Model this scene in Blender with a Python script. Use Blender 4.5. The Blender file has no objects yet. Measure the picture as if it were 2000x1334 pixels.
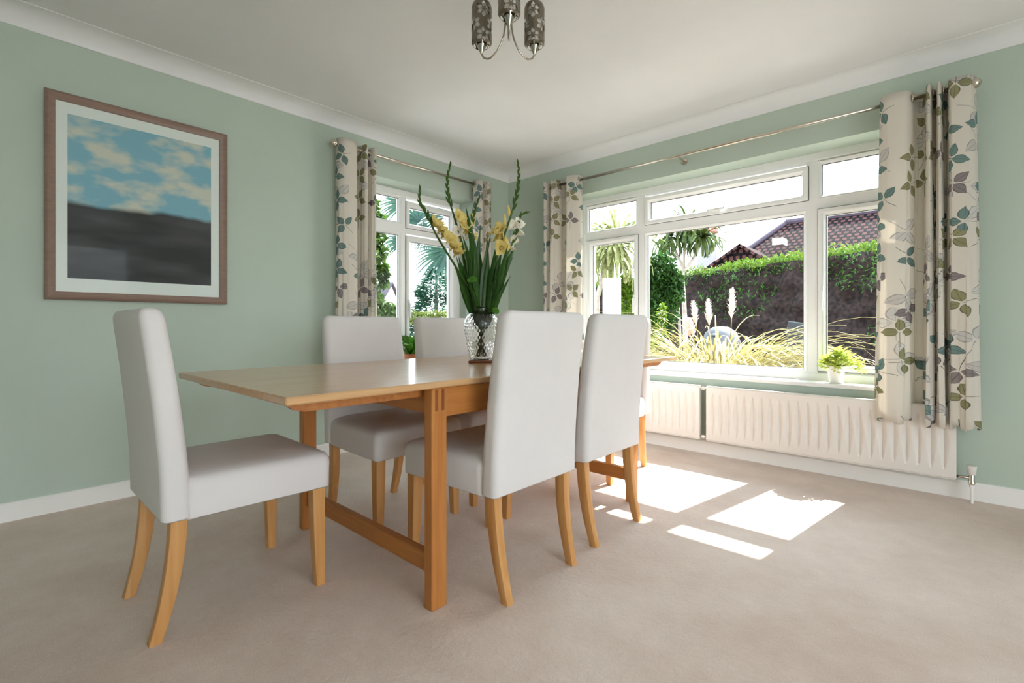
import bpy, math, random
from mathutils import Vector, Matrix
random.seed(7)
S = bpy.context.scene
COL = S.collection
PI = math.pi

# ------------------------------------------------------------------ camera, world, sun, exposure
FPX, CXP, CYP, CAMH = 949.0, 1000.0, 637.0, 0.94           # focal length and horizon in 2000x1334 px
YAW = math.radians(42.51)
FW = Vector((-math.sin(YAW), math.cos(YAW), 0)); RT = Vector((math.cos(YAW), math.sin(YAW), 0)); UP = Vector((0, 0, 1))
CAM = Vector((3.376, -3.629, CAMH))
cd = bpy.data.cameras.new('camera'); cam = bpy.data.objects.new('camera', cd); COL.objects.link(cam)
cam.location = CAM; cam.rotation_euler = (PI/2, 0, YAW)
cd.sensor_width = 36; cd.lens = FPX/2000*36
cd.shift_y = (CYP-667.0)/2000
cd.clip_start = .05; cd.clip_end = 300
S.camera = cam

SKY_STRENGTH = 1.0
w = bpy.data.worlds.new('world'); S.world = w; w.use_nodes = True
wn = w.node_tree; bg = wn.nodes['Background']
tc = wn.nodes.new('ShaderNodeTexCoord'); sp = wn.nodes.new('ShaderNodeSeparateXYZ'); rp = wn.nodes.new('ShaderNodeValToRGB')
wn.links.new(tc.outputs['Generated'], sp.inputs[0]); wn.links.new(sp.outputs['Z'], rp.inputs[0])
rp.color_ramp.elements[0].position = 0.0; rp.color_ramp.elements[0].color = (.92, .97, 1.0, 1)
rp.color_ramp.elements[1].position = 1.0; rp.color_ramp.elements[1].color = (.66, .82, 1.0, 1)
wn.links.new(rp.outputs[0], bg.inputs[0]); bg.inputs[1].default_value = SKY_STRENGTH

SUND = Vector((.175, 1.0, 1.136)).normalized()              # towards the sun
sl = bpy.data.lights.new('sun', 'SUN'); sun = bpy.data.objects.new('sun', sl); COL.objects.link(sun)
sl.energy = 2.8; sl.angle = math.radians(.53); sl.color = (1, .97, .93)
sun.rotation_euler = SUND.to_track_quat('Z', 'Y').to_euler(); sun.location = (2, 8, 9)

S.view_settings.view_transform = 'Standard'; S.view_settings.look = 'None'
S.view_settings.gamma = 1; S.view_settings.use_curve_mapping = False
S.view_settings.exposure = 3.0
S.cycles.max_bounces = 14; S.cycles.diffuse_bounces = 8; S.cycles.transparent_max_bounces = 16
S.cycles.transmission_bounces = 10; S.cycles.glossy_bounces = 5
S.cycles.caustics_refractive = False; S.cycles.caustics_reflective = False
S.cycles.sample_clamp_indirect = 6

# points of the place measured from the photograph (pixel + a known plane -> metres)
def ray(x, y): return FW + RT*((x-CXP)/FPX) - UP*((y-CYP)/FPX)
def atY(x, y, Y):
    r = ray(x, y); return CAM + r*((Y-CAM.y)/r.y)
def atX(x, y, X):
    r = ray(x, y); return CAM + r*((X-CAM.x)/r.x)
def atD(x, y, d): return CAM + ray(x, y)*d

# ------------------------------------------------------------------ helpers
class MB:
    def __init__(s): s.v = []; s.f = []; s.uv = None
    def add(s, vs, fs):
        n = len(s.v); s.v += [tuple(p) for p in vs]; s.f += [tuple(i+n for i in q) for q in fs]
    def box(s, x0, x1, y0, y1, z0, z1, b=0.0):
        if b <= 0:
            s.add([(x0,y0,z0),(x1,y0,z0),(x1,y1,z0),(x0,y1,z0),(x0,y0,z1),(x1,y0,z1),(x1,y1,z1),(x0,y1,z1)],
                  [(0,3,2,1),(4,5,6,7),(0,1,5,4),(1,2,6,5),(2,3,7,6),(3,0,4,7)])
        else:                                              # chamfered box
            rings = []
            for z, i in ((z0,b),(z0+b,0),(z1-b,0),(z1,b)):
                xa, xb, ya, yb = x0+i, x1-i, y0+i, y1-i; c = b if i == 0 else b*.4
                rings.append([(xa+c,ya,z),(xb-c,ya,z),(xb,ya+c,z),(xb,yb-c,z),(xb-c,yb,z),(xa+c,yb,z),(xa,yb-c,z),(xa,ya+c,z)])
            s.loft(rings)
        return s
    def loft(s, rings, cap0=True, cap1=True, closed=True):
        n = len(rings[0]); base = len(s.v)
        for r in rings: s.v += [tuple(p) for p in r]
        for k in range(len(rings)-1):
            for i in range(n if closed else n-1):
                j = (i+1) % n
                s.f.append((base+k*n+i, base+k*n+j, base+(k+1)*n+j, base+(k+1)*n+i))
        if cap0: s.f.append(tuple(base+i for i in reversed(range(n))))
        if cap1: s.f.append(tuple(base+(len(rings)-1)*n+i for i in range(n)))
        return s
    def lathe(s, prof, n=24, c=(0,0,0), cap=True):
        rings = [[(c[0]+r*math.cos(2*PI*i/n), c[1]+r*math.sin(2*PI*i/n), c[2]+z) for i in range(n)] for r, z in prof]
        return s.loft(rings, cap, cap)
    def tube(s, pts, r, n=8, cap=True):
        pts = [Vector(p) for p in pts]; rings = []
        rs = r if isinstance(r, (list, tuple)) else [r]*len(pts)
        t = (pts[1]-pts[0]).normalized(); ref = Vector((0,0,1)) if abs(t.z) < .9 else Vector((1,0,0))
        a = t.cross(ref).normalized()
        for i, p in enumerate(pts):
            t = (pts[min(i+1, len(pts)-1)]-pts[max(i-1, 0)]).normalized()
            a = (a - t*a.dot(t)).normalized(); bb = t.cross(a)
            rings.append([p + (a*math.cos(2*PI*k/n)+bb*math.sin(2*PI*k/n))*rs[i] for k in range(n)])
        return s.loft(rings, cap, cap)
    def strap(s, base, az, length, width, rise, droop, seg=8, keel=0.0, twist=0.0):
        """arching ribbon leaf"""
        p = Vector(base); pitch = rise; d = Vector((math.cos(az), math.sin(az), 0)); side = Vector((-math.sin(az), math.cos(az), 0))
        n = len(s.v); L = length/seg
        for i in range(seg+1):
            t = i/seg; wd = width*max(.06, (math.sin(PI*min(1, .25+.75*(1-t))) if t > .33 else .75+.75*t))*.5
            dr = d*math.cos(pitch)+UP*math.sin(pitch); nn = -d*math.sin(pitch)+UP*math.cos(pitch)
            sd = side*math.cos(twist*t)+nn*math.sin(twist*t)
            s.v += [tuple(p-sd*wd), tuple(p+nn*(-keel*wd)), tuple(p+sd*wd)]
            if i < seg:
                a = n+i*3; s.f += [(a, a+1, a+4, a+3), (a+1, a+2, a+5, a+4)]
            p = p+dr*L; pitch -= droop*L/length*(1+1.2*t)
        return s
    def leaf(s, c, q, ln, wd, fold=.15):
        """small folded diamond leaf, q a 3x3 rotation"""
        n = len(s.v)
        for p in ((0,0,0), (ln*.45, wd*.5, fold*wd), (ln, 0, -.1*ln), (ln*.45, -wd*.5, fold*wd)):
            s.v.append(tuple(c + q @ Vector(p)))
        s.f += [(n, n+1, n+2), (n, n+2, n+3)]
        return s
    def mesh(s, name, smooth=False, auto=None):
        m = bpy.data.meshes.new(name); m.from_pydata(s.v, [], s.f); m.validate(); m.update()
        if smooth: m.polygons.foreach_set('use_smooth', [True]*len(m.polygons))
        if s.uv:
            ul = m.uv_layers.new(name='UVMap')
            for l in m.loops: ul.data[l.index].uv = s.uv[l.vertex_index]
        return m
    def build(s, name, mat, parent=None, smooth=False, loc=None, angle=None):
        m = s.mesh(name, smooth or angle is not None); m.materials.append(mat)
        o = bpy.data.objects.new(name, m); COL.objects.link(o)
        if angle is not None: m.set_sharp_from_angle(angle=math.radians(angle))
        if parent: o.parent = parent
        if loc: o.location = loc
        return o

def empty(name, loc=(0,0,0), rz=0):
    o = bpy.data.objects.new(name, None); COL.objects.link(o); o.location = loc; o.rotation_euler = (0,0,rz); o.empty_display_size = .1
    return o
def tag(o, label=None, cat=None, group=None, kind=None):
    if label: o['label'] = label
    if cat: o['category'] = cat
    if group: o['group'] = group
    if kind: o['kind'] = kind
    return o
def thing(name, label, cat, loc=(0,0,0), rz=0, group=None): return tag(empty(name, loc, rz), label, cat, group)
def copy_tree(o, parent=None):
    c = o.copy(); COL.objects.link(c); c.parent = parent
    for ch in list(o.children): copy_tree(ch, c)
    return c
def rrect(cx, cy, hx, hy, r, z, n=5, zf=None):
    out = []
    for sx, sy, a0 in ((1,1,0),(-1,1,PI/2),(-1,-1,PI),(1,-1,3*PI/2)):
        for k in range(n+1):
            a = a0+PI/2*k/n; x = cx+sx*(hx-r)+r*math.cos(a); y = cy+sy*(hy-r)+r*math.sin(a)
            out.append((x, y, z if zf is None else zf(x, y)))
    return out
def catmull(P, n=8):
    P = [Vector(p) for p in P]; out = []
    for i in range(len(P)-1):
        a, b, c, d = P[max(i-1,0)], P[i], P[i+1], P[min(i+2, len(P)-1)]
        for k in range(n):
            t = k/n; out.append(.5*((2*b)+(c-a)*t+(2*a-5*b+4*c-d)*t*t+(3*b-a-3*c+d)*t**3))
    return out+[P[-1]]
def rot_rand(rng=random):
    return (Matrix.Rotation(rng.uniform(0,2*PI),3,'Z') @ Matrix.Rotation(rng.uniform(-1.2,1.2),3,'Y') @ Matrix.Rotation(rng.uniform(-.9,.9),3,'X'))
def lin(r, g, b):
    f = lambda c: (c/255/12.92 if c/255 <= .04045 else ((c/255+.055)/1.055)**2.4)
    return (f(r), f(g), f(b), 1)

# ------------------------------------------------------------------ materials
def newmat(name):
    m = bpy.data.materials.new(name); m.use_nodes = True; return m, m.node_tree, m.node_tree.nodes['Principled BSDF']
def link(nt, a, b): nt.links.new(a, b)
def noise_col(nt, c1, c2, scale, detail=4, rough=.55, coord='Object', stretch=None, lo=.35, hi=.65):
    t = nt.nodes.new('ShaderNodeTexCoord'); n = nt.nodes.new('ShaderNodeTexNoise'); r = nt.nodes.new('ShaderNodeValToRGB')
    n.inputs['Scale'].default_value = scale; n.inputs['Detail'].default_value = detail; n.inputs['Roughness'].default_value = rough
    if stretch:
        mp = nt.nodes.new('ShaderNodeMapping'); mp.inputs['Scale'].default_value = stretch
        link(nt, t.outputs[coord], mp.inputs[0]); link(nt, mp.outputs[0], n.inputs['Vector'])
    else: link(nt, t.outputs[coord], n.inputs['Vector'])
    r.color_ramp.elements[0].position = lo; r.color_ramp.elements[0].color = c1
    r.color_ramp.elements[1].position = hi; r.color_ramp.elements[1].color = c2
    link(nt, n.outputs['Fac'], r.inputs[0]); return r.outputs[0], n
def bump(nt, bs, scale, strength, dist=.002, detail=3, coord='Object'):
    t = nt.nodes.new('ShaderNodeTexCoord'); n = nt.nodes.new('ShaderNodeTexNoise'); b = nt.nodes.new('ShaderNodeBump')
    n.inputs['Scale'].default_value = scale; n.inputs['Detail'].default_value = detail
    b.inputs['Strength'].default_value = strength; b.inputs['Distance'].default_value = dist
    link(nt, t.outputs[coord], n.inputs['Vector']); link(nt, n.outputs['Fac'], b.inputs['Height']); link(nt, b.outputs[0], bs.inputs['Normal'])
def simple(name, c, rough=.5, metal=0, c2=None, scale=6, bmp=None, coat=0, spec=None):
    m, nt, bs = newmat(name)
    if c2:
        o, _ = noise_col(nt, c, c2, scale); link(nt, o, bs.inputs['Base Color'])
    else: bs.inputs['Base Color'].default_value = c
    bs.inputs['Roughness'].default_value = rough; bs.inputs['Metallic'].default_value = metal
    bs.inputs['Coat Weight'].default_value = coat
    if spec is not None: bs.inputs['Specular IOR Level'].default_value = spec
    if bmp: bump(nt, bs, *bmp)
    return m
def wood(name, c1, c2, axis='X', rough=.4, coat=0.0):
    m, nt, bs = newmat(name)
    st = {'X': (1.2, 22, 22), 'Y': (22, 1.2, 22), 'Z': (22, 22, 1.2)}[axis]
    o, n = noise_col(nt, c1, c2, 2.2, 5, .6, stretch=st, lo=.3, hi=.72); link(nt, o, bs.inputs['Base Color'])
    bs.inputs['Roughness'].default_value = rough; bs.inputs['Coat Weight'].default_value = coat; bs.inputs['Coat Roughness'].default_value = .15
    return m
def foliage(name, c1, c2, scale=5, trans=.35, rough=.5):
    m, nt, bs = newmat(name); o, _ = noise_col(nt, c1, c2, scale, 5, .7)
    link(nt, o, bs.inputs['Base Color']); bs.inputs['Roughness'].default_value = rough; bs.inputs['Specular IOR Level'].default_value = .25
    tr = nt.nodes.new('ShaderNodeBsdfTranslucent'); mx = nt.nodes.new('ShaderNodeMixShader'); mx.inputs[0].default_value = trans
    link(nt, o, tr.inputs[0]); link(nt, bs.outputs[0], mx.inputs[1]); link(nt, tr.outputs[0], mx.inputs[2])
    link(nt, mx.outputs[0], nt.nodes['Material Output'].inputs[0]); return m

M = {}
M['wall'] = simple('sage_paint', lin(180,194,181), .75, c2=lin(183,197,185), scale=2, bmp=(180, .06, .001))
M['wallext'] = simple('brick_red', lin(165,95,80), .9, c2=lin(140,75,65), scale=14, bmp=(60, .3, .004))
M['ceil'] = simple('ceiling_white', lin(226,227,229), .85, c2=lin(230,231,233), scale=2)
M['trim'] = simple('gloss_white', lin(236,234,231), .35)
M['upvc'] = simple('upvc_white', lin(238,238,237), .28)
M['gasket'] = simple('gasket_black', lin(40,38,42), .6)
M['rad'] = simple('radiator_enamel', lin(222,216,210), .34)
M['chrome'] = simple('brushed_nickel', lin(205,196,182), .22, 1)
M['chrome2'] = simple('polished_nickel', lin(190,182,170), .12, 1)
M['shade'] = simple('pierced_metal', lin(128,120,106), .35, .85)
M['frost'] = simple('frosted_glass', lin(226,222,212), .4)
M['fabric'] = simple('white_cotton', lin(213,209,208), .9, c2=lin(218,214,213), scale=3, bmp=(7, .35, .012))
M['beech'] = wood('beech_leg', lin(202,152,94), lin(184,128,70), 'Z', .42)
M['tableleg'] = wood('oak_leg', lin(186,124,62), lin(162,98,42), 'Z', .4)
M['tabletop'] = wood('oak_top', lin(204,164,118), lin(188,142,96), 'Y', .3, .6)
M['tablerail'] = wood('oak_rail', lin(180,118,58), lin(154,92,40), 'X', .4)
M['tableapron'] = wood('oak_apron', lin(184,122,60), lin(158,96,42), 'Y', .4)
M['tenon'] = wood('oak_tenon', lin(140,80,36), lin(118,62,26), 'Z', .4)
M['coaster'] = wood('coaster_wood', lin(150,88,44), lin(120,64,30), 'X', .5)
M['picframe'] = wood('frame_wood', lin(146,122,108), lin(130,106,94), 'Y', .45)
M['mount'] = simple('mount_board', lin(250,249,247), .8)
M['soil'] = simple('soil', lin(60,45,35), .95)
M['potwhite'] = simple('glazed_white', lin(236,234,232), .2)
M['terracotta'] = simple('terracotta', lin(170,105,75), .8)
M['glads'] = foliage('gladiolus_green', lin(52,88,30), lin(84,116,44), 14, .25, .35)
M['gladl'] = foliage('gladiolus_leaf', lin(36,70,26), lin(60,96,36), 12, .25, .35)
M['petaly'] = foliage('petal_yellow', lin(228,208,120), lin(240,224,156), 10, .3, .55)
M['petalw'] = foliage('petal_white', lin(242,238,224), lin(250,247,238), 10, .3, .55)
M['lime'] = foliage('lime_leaf', lin(178,196,84), lin(206,214,120), 16, .35)
M['house'] = foliage('houseplant_leaf', lin(58,112,34), lin(96,146,50), 12, .3, .3)
M['hedge'] = foliage('hedge_leaf', lin(40,62,34), lin(74,116,44), 3, .3)
M['hedgetop'] = foliage('hedge_top_leaf', lin(62,92,28), lin(104,126,42), 3, .3)  # lighter, yellower green for the top leaves
M['hedgelow'] = foliage('low_hedge_leaf', lin(62,80,30), lin(104,112,48), 4, .3)
M['hedgecore'] = simple('hedge_twigs', lin(30,28,28), 1, c2=lin(56,46,44), scale=13, spec=.05)
M['shrub'] = foliage('shrub_leaf', lin(30,62,26), lin(66,104,40), 4, .3)
M['shrubl'] = foliage('bright_shrub_leaf', lin(74,112,24), lin(116,146,44), 6, .35)
M['ivy'] = foliage('climber_leaf', lin(44,74,34), lin(86,122,46), 5, .3)
M['conifer'] = foliage('conifer_needles', lin(34,72,62), lin(64,108,80), 5, .2)
M['palm'] = foliage('palm_leaf', lin(40,70,66), lin(70,104,84), 4, .25, .4)
M['cordy'] = foliage('cordyline_leaf', lin(46,66,30), lin(88,102,46), 4, .3, .4)
M['strapy'] = foliage('variegated_leaf', lin(96,108,52), lin(156,158,112), 20, .4, .4)
M['pampas'] = foliage('pampas_blade', lin(136,126,72), lin(172,160,108), 8, .3)
M['plume'] = foliage('pampas_plume', lin(226,208,200), lin(240,228,222), 20, .4, .9)
M['trunk'] = simple('pale_bark', lin(142,132,122), .9, c2=lin(176,168,158), scale=9, bmp=(30, .4, .006))
M['darktrunk'] = simple('grey_bark', lin(84,86,82), .9, c2=lin(112,116,112), scale=9, bmp=(30, .4, .006))
M['lawn'] = simple('garden_paving', lin(150,146,140), 1, c2=lin(166,162,156), scale=3)
M['render'] = simple('white_render', lin(226,226,226), .8)
M['greyrender'] = simple('shaded_render', lin(128,124,130), .85)  # white render greyed; the shade on the chimney face is in the colour
M['greycover'] = simple('pale_grey_cover', lin(80,81,86), .6)
M['darkgrey'] = simple('dark_grey', lin(84,90,100), .6)
M['stone'] = simple('grey_stone', lin(120,118,120), .85, c2=lin(90,90,94), scale=14)
M['plank'] = wood('garden_wood', lin(206,150,104), lin(180,120,78), 'X', .7)
M['panel'] = simple('grey_panel', lin(56,61,65), .8, c2=lin(46,52,56), scale=5)
M['pinkwall'] = simple('pale_pink_render', lin(226,200,186), .85)
M['slate'] = simple('slate_roof', lin(70,62,72), .9, spec=.1)

# carpet
m, nt, bs = newmat('beige_carpet'); M['carpet'] = m
o1, _ = noise_col(nt, lin(206,185,171), lin(231,215,204), 1.3, 7, .7, lo=.3, hi=.68)
o2, n2 = noise_col(nt, (.72,.72,.72,1), (1,1,1,1), 260, 2, .6)
mx = nt.nodes.new('ShaderNodeMix'); mx.data_type = 'RGBA'; mx.blend_type = 'MULTIPLY'; mx.inputs['Factor'].default_value = .5
link(nt, o1, mx.inputs['A']); link(nt, o2, mx.inputs['B']); link(nt, mx.outputs['Result'], bs.inputs['Base Color'])
bs.inputs['Roughness'].default_value = .97; bs.inputs['Sheen Weight'].default_value = .15; bs.inputs['Specular IOR Level'].default_value = .1
b = nt.nodes.new('ShaderNodeBump'); b.inputs['Strength'].default_value = .5; b.inputs['Distance'].default_value = .006
nn = nt.nodes.new('ShaderNodeTexNoise'); nn.inputs['Scale'].default_value = 55; nn.inputs['Detail'].default_value = 6
tcn = nt.nodes.new('ShaderNodeTexCoord'); link(nt, tcn.outputs['Object'], nn.inputs['Vector']); link(nt, nn.outputs['Fac'], b.inputs['Height']); link(nt, b.outputs[0], bs.inputs['Normal'])

# window glass: clear with fresnel gloss
m, nt, bs = newmat('window_glass'); M['glass'] = m
tr = nt.nodes.new('ShaderNodeBsdfTransparent'); tr.inputs[0].default_value = (.96,.98,.97,1); gl = nt.nodes.new('ShaderNodeBsdfGlossy'); gl.inputs['Roughness'].default_value = .02
fr = nt.nodes.new('ShaderNodeFresnel'); fr.inputs[0].default_value = 1.12; mx = nt.nodes.new('ShaderNodeMixShader')
link(nt, fr.outputs[0], mx.inputs[0]); link(nt, tr.outputs[0], mx.inputs[1]); link(nt, gl.outputs[0], mx.inputs[2]); link(nt, mx.outputs[0], nt.nodes['Material Output'].inputs[0])
# vase glass and water
m, nt, bs = newmat('vase_glass'); M['vglass'] = m
bs.inputs['Base Color'].default_value = (1,1,1,1); bs.inputs['Roughness'].default_value = .01; bs.inputs['Transmission Weight'].default_value = 1; bs.inputs['IOR'].default_value = 1.46
m, nt, bs = newmat('water'); M['water'] = m
bs.inputs['Base Color'].default_value = (.97,.99,.98,1); bs.inputs['Roughness'].default_value = 0; bs.inputs['Transmission Weight'].default_value = 1; bs.inputs['IOR'].default_value = 1.33

# roof tiles
m, nt, bs = newmat('brown_roof_tiles'); M['tiles'] = m
t = nt.nodes.new('ShaderNodeTexCoord'); br = nt.nodes.new('ShaderNodeTexBrick'); link(nt, t.outputs['UV'], br.inputs['Vector'])
br.inputs['Color1'].default_value = lin(78,50,46); br.inputs['Color2'].default_value = lin(62,42,40); br.inputs['Mortar'].default_value = lin(16,12,16)
br.inputs['Scale'].default_value = 1; br.inputs['Brick Width'].default_value = .2; br.inputs['Row Height'].default_value = .22; br.inputs['Mortar Size'].default_value = .045
link(nt, br.outputs['Color'], bs.inputs['Base Color']); bs.inputs['Roughness'].default_value = .95; bs.inputs['Specular IOR Level'].default_value = .1

# generic sky-over-dark print
m, nt, bs = newmat('print_ink'); M['print'] = m
t = nt.nodes.new('ShaderNodeTexCoord'); sx = nt.nodes.new('ShaderNodeSeparateXYZ'); link(nt, t.outputs['UV'], sx.inputs[0])
cl, _ = noise_col(nt, lin(140,190,210), lin(222,218,206), 3.2, 3, .5, coord='UV', stretch=(1,2.2,1), lo=.46, hi=.6)
dk, _ = noise_col(nt, lin(44,44,46), lin(78,74,78), 2.5, 2, .5, coord='UV', stretch=(.6,3,1), lo=.4, hi=.65)
ns = nt.nodes.new('ShaderNodeTexNoise'); ns.inputs['Scale'].default_value = 2.2; ns.inputs['Detail'].default_value = 2; link(nt, t.outputs['UV'], ns.inputs['Vector'])
ad = nt.nodes.new('ShaderNodeMath'); ad.operation = 'MULTIPLY_ADD'; ad.inputs[1].default_value = .16; link(nt, ns.outputs['Fac'], ad.inputs[0]); link(nt, sx.outputs['Y'], ad.inputs[2])
rm = nt.nodes.new('ShaderNodeValToRGB'); rm.color_ramp.elements[0].position = .53; rm.color_ramp.elements[1].position = .56; link(nt, ad.outputs[0], rm.inputs[0])
mx = nt.nodes.new('ShaderNodeMix'); mx.data_type = 'RGBA'; link(nt, rm.outputs[0], mx.inputs['Factor']); link(nt, dk, mx.inputs['A']); link(nt, cl, mx.inputs['B'])
link(nt, mx.outputs['Result'], bs.inputs['Base Color']); bs.inputs['Roughness'].default_value = .6

# leaf print curtain fabric
class X:
    nt = None
    def __init__(s, sock): s.s = sock
    @staticmethod
    def op(o, *a):
        n = X.nt.nodes.new('ShaderNodeMath'); n.operation = o
        for i, q in enumerate(a):
            if isinstance(q, X): X.nt.links.new(q.s, n.inputs[i])
            else: n.inputs[i].default_value = q
        return X(n.outputs[0])
    def __add__(s, o): return X.op('ADD', s, o)
    def __sub__(s, o): return X.op('SUBTRACT', s, o)
    def __mul__(s, o): return X.op('MULTIPLY', s, o)
    def __truediv__(s, o): return X.op('DIVIDE', s, o)
def curtain_mat():
    m, nt, bs = newmat('leaf_print_fabric'); X.nt = nt
    t = nt.nodes.new('ShaderNodeTexCoord')
    def layer(base, cell, off, Ln, W, cols, thr, strength):
        mp = nt.nodes.new('ShaderNodeMapping'); mp.inputs['Scale'].default_value = (1/cell, 1/cell, 1); mp.inputs['Location'].default_value = off; link(nt, t.outputs['UV'], mp.inputs[0])
        vo = nt.nodes.new('ShaderNodeTexVoronoi'); vo.voronoi_dimensions = '2D'; vo.inputs['Scale'].default_value = 1; vo.inputs['Randomness'].default_value = .62; link(nt, mp.outputs[0], vo.inputs['Vector'])
        a = nt.nodes.new('ShaderNodeSeparateXYZ'); link(nt, mp.outputs[0], a.inputs[0]); p = nt.nodes.new('ShaderNodeSeparateXYZ'); link(nt, vo.outputs['Position'], p.inputs[0])
        c = nt.nodes.new('ShaderNodeSeparateColor'); link(nt, vo.outputs['Color'], c.inputs[0])
        dx = X(a.outputs[0])-X(p.outputs[0]); dy = X(a.outputs[1])-X(p.outputs[1]); cr, cg, cb = (X(c.outputs[i]) for i in range(3))
        th = X.op('ARCTAN2', dy, dx)+cr*6.283; r = X.op('SQRT', dx*dx+dy*dy)
        ph = X.op('FLOORED_MODULO', th, 1.57)-.785                # four leaf sectors
        sec = X.op('FLOOR', X.op('FLOORED_MODULO', th, 6.283)/1.571)
        u = r*X.op('COSINE', ph); v = X.op('ABSOLUTE', r*X.op('SINE', ph))
        uu = X.op('MINIMUM', X.op('MAXIMUM', (u-.05)/Ln, 0.0), 1.0)
        hw = X.op('SINE', X.op('POWER', uu, .8)*PI)*W
        q = v/(hw+.0005)
        inside = X.op('LESS_THAN', q, 1.0)*X.op('LESS_THAN', sec, 2.5)*X.op('GREATER_THAN', cb, thr)
        edge = X.op('GREATER_THAN', q, .82); vein = X.op('LESS_THAN', v, .006)
        stem = X.op('LESS_THAN', v, .008)*X.op('LESS_THAN', r, .5)*X.op('GREATER_THAN', sec, 2.5)*X.op('GREATER_THAN', cb, thr)
        rm = nt.nodes.new('ShaderNodeValToRGB'); rm.color_ramp.interpolation = 'CONSTANT'; els = rm.color_ramp.elements
        els[0].position = 0; els[0].color = cols[0]; els[1].position = .34; els[1].color = cols[1]; e = els.new(.67); e.color = cols[2]
        link(nt, cg.s, rm.inputs[0])
        dk = nt.nodes.new('ShaderNodeMix'); dk.data_type = 'RGBA'; dk.blend_type = 'MULTIPLY'; dk.inputs['B'].default_value = (.4,.38,.38,1); link(nt, rm.outputs[0], dk.inputs['A'])
        X.nt.links.new(X.op('MULTIPLY', X.op('MAXIMUM', edge, vein), .85).s, dk.inputs['Factor'])
        mm = nt.nodes.new('ShaderNodeMix'); mm.data_type = 'RGBA'; link(nt, dk.outputs['Result'], mm.inputs['B'])
        if isinstance(base, tuple): mm.inputs['A'].default_value = base
        else: link(nt, base, mm.inputs['A'])
        link(nt, X.op('MULTIPLY', X.op('MAXIMUM', inside, stem), strength).s, mm.inputs['Factor'])
        return mm.outputs['Result']
    base = layer(lin(228,222,212), .20, (.3,.7,0), .46, .15, (lin(205,203,200), lin(200,196,192), lin(212,210,206)), .35, .8)
    col = layer(base, .165, (0,0,0), .44, .135, (lin(112,142,138), lin(142,132,134), lin(150,148,108)), .22, .95)
    link(nt, col, bs.inputs['Base Color']); bs.inputs['Roughness'].default_value = .85; bs.inputs['Specular IOR Level'].default_value = .2
    tr = nt.nodes.new('ShaderNodeBsdfTranslucent'); link(nt, col, tr.inputs[0]); mx = nt.nodes.new('ShaderNodeMixShader'); mx.inputs[0].default_value = .3
    link(nt, bs.outputs[0], mx.inputs[1]); link(nt, tr.outputs[0], mx.inputs[2]); link(nt, mx.outputs[0], nt.nodes['Material Output'].inputs[0])
    return m
M['curtain'] = curtain_mat()

# ------------------------------------------------------------------ room shell
RX, RY, ZC = 6.6, -6.2, 2.475
WT, BT = .27, .36
# big window opening and small window opening
BX0, BX1, BZ0, BZ1 = .75, 3.267, .548, 2.117
LY0, LY1, LZ0, LZ1 = -1.80, -.484, .548, 2.127
def struct(o): o['kind'] = 'structure'; return o
struct(MB().box(0, RX, RY, 0, -.06, 0).build('floor', M['carpet']))
struct(MB().box(-.1, RX, RY, .1, ZC, ZC+.1).build('ceiling', M['ceil']))
def wall_right(y0, y1, z1=ZC, x0=0):
    b = MB(); b.box(x0, BX0, y0, y1, 0, z1); b.box(BX1, RX, y0, y1, 0, z1); b.box(BX0, BX1, y0, y1, 0, BZ0); b.box(BX0, BX1, y0, y1, BZ1, z1); return b
wr = struct(wall_right(0, WT).build('wall_right', M['wall'])); bk = wall_right(WT, BT, 2.7, -BT); bk.build('brick_skin', M['wallext'], wr)
def wall_left(x0, x1, z1=ZC, y1=0):
    b = MB(); b.box(x0, x1, RY, LY0, 0, z1); b.box(x0, x1, LY1, y1, 0, z1); b.box(x0, x1, LY0, LY1, 0, LZ0); b.box(x0, x1, LY0, LY1, LZ1, z1); return b
wl = struct(wall_left(-WT, 0, ZC, WT).build('wall_left', M['wall'])); wall_left(-BT, -WT, 2.7, WT).build('brick_skin', M['wallext'], wl)
# the rest of the room behind the camera: unseen opening added in the side wall for fill daylight
struct(MB().box(-.27, RX+.3, RY-.3, RY, 0, ZC).build('wall_back', M['wall']))
b = MB(); b.box(RX, RX+.3, RY, -5.2, 0, ZC); b.box(RX, RX+.3, -2.0, 0, 0, ZC); b.box(RX, RX+.3, -5.2, -2.0, 2.2, ZC)
struct(b.build('wall_side', M['wall']))

# cove and skirting
CB, CWD = 2.398, .125
prof = [(0, CB), (.006, CB), (.008, CB+.006)] + [(.008+(CWD-.016)*(1-math.cos(a)), CB+.006+(ZC-CB-.010)*math.sin(a)) for a in [PI/2*k/10 for k in range(11)]] + [(CWD-.006, ZC-.004), (CWD, ZC-.002), (CWD, ZC+.02), (0, ZC+.02)]
b = MB(); b.loft([[(d, RY, z) for d, z in prof], [(d, -d, z) for d, z in prof]]); struct(b.build('trim_1', M['ceil'], angle=40))
b = MB(); b.loft([[(d, -d, z) for d, z in prof], [(RX, -d, z) for d, z in prof]]); struct(b.build('trim_2', M['ceil'], angle=40))
sk = [(0, 0), (.016, 0), (.016, .078), (.010, .088), (0, .09)]
b = MB(); b.loft([[(d, RY, z) for d, z in sk], [(d, -d, z) for d, z in sk]]); struct(b.build('baseboard_left', M['trim']))
b = MB(); b.loft([[(d, -d, z*1.08) for d, z in sk], [(RX, -d, z*1.08) for d, z in sk]]); struct(b.build('baseboard_right', M['trim']))

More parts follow.
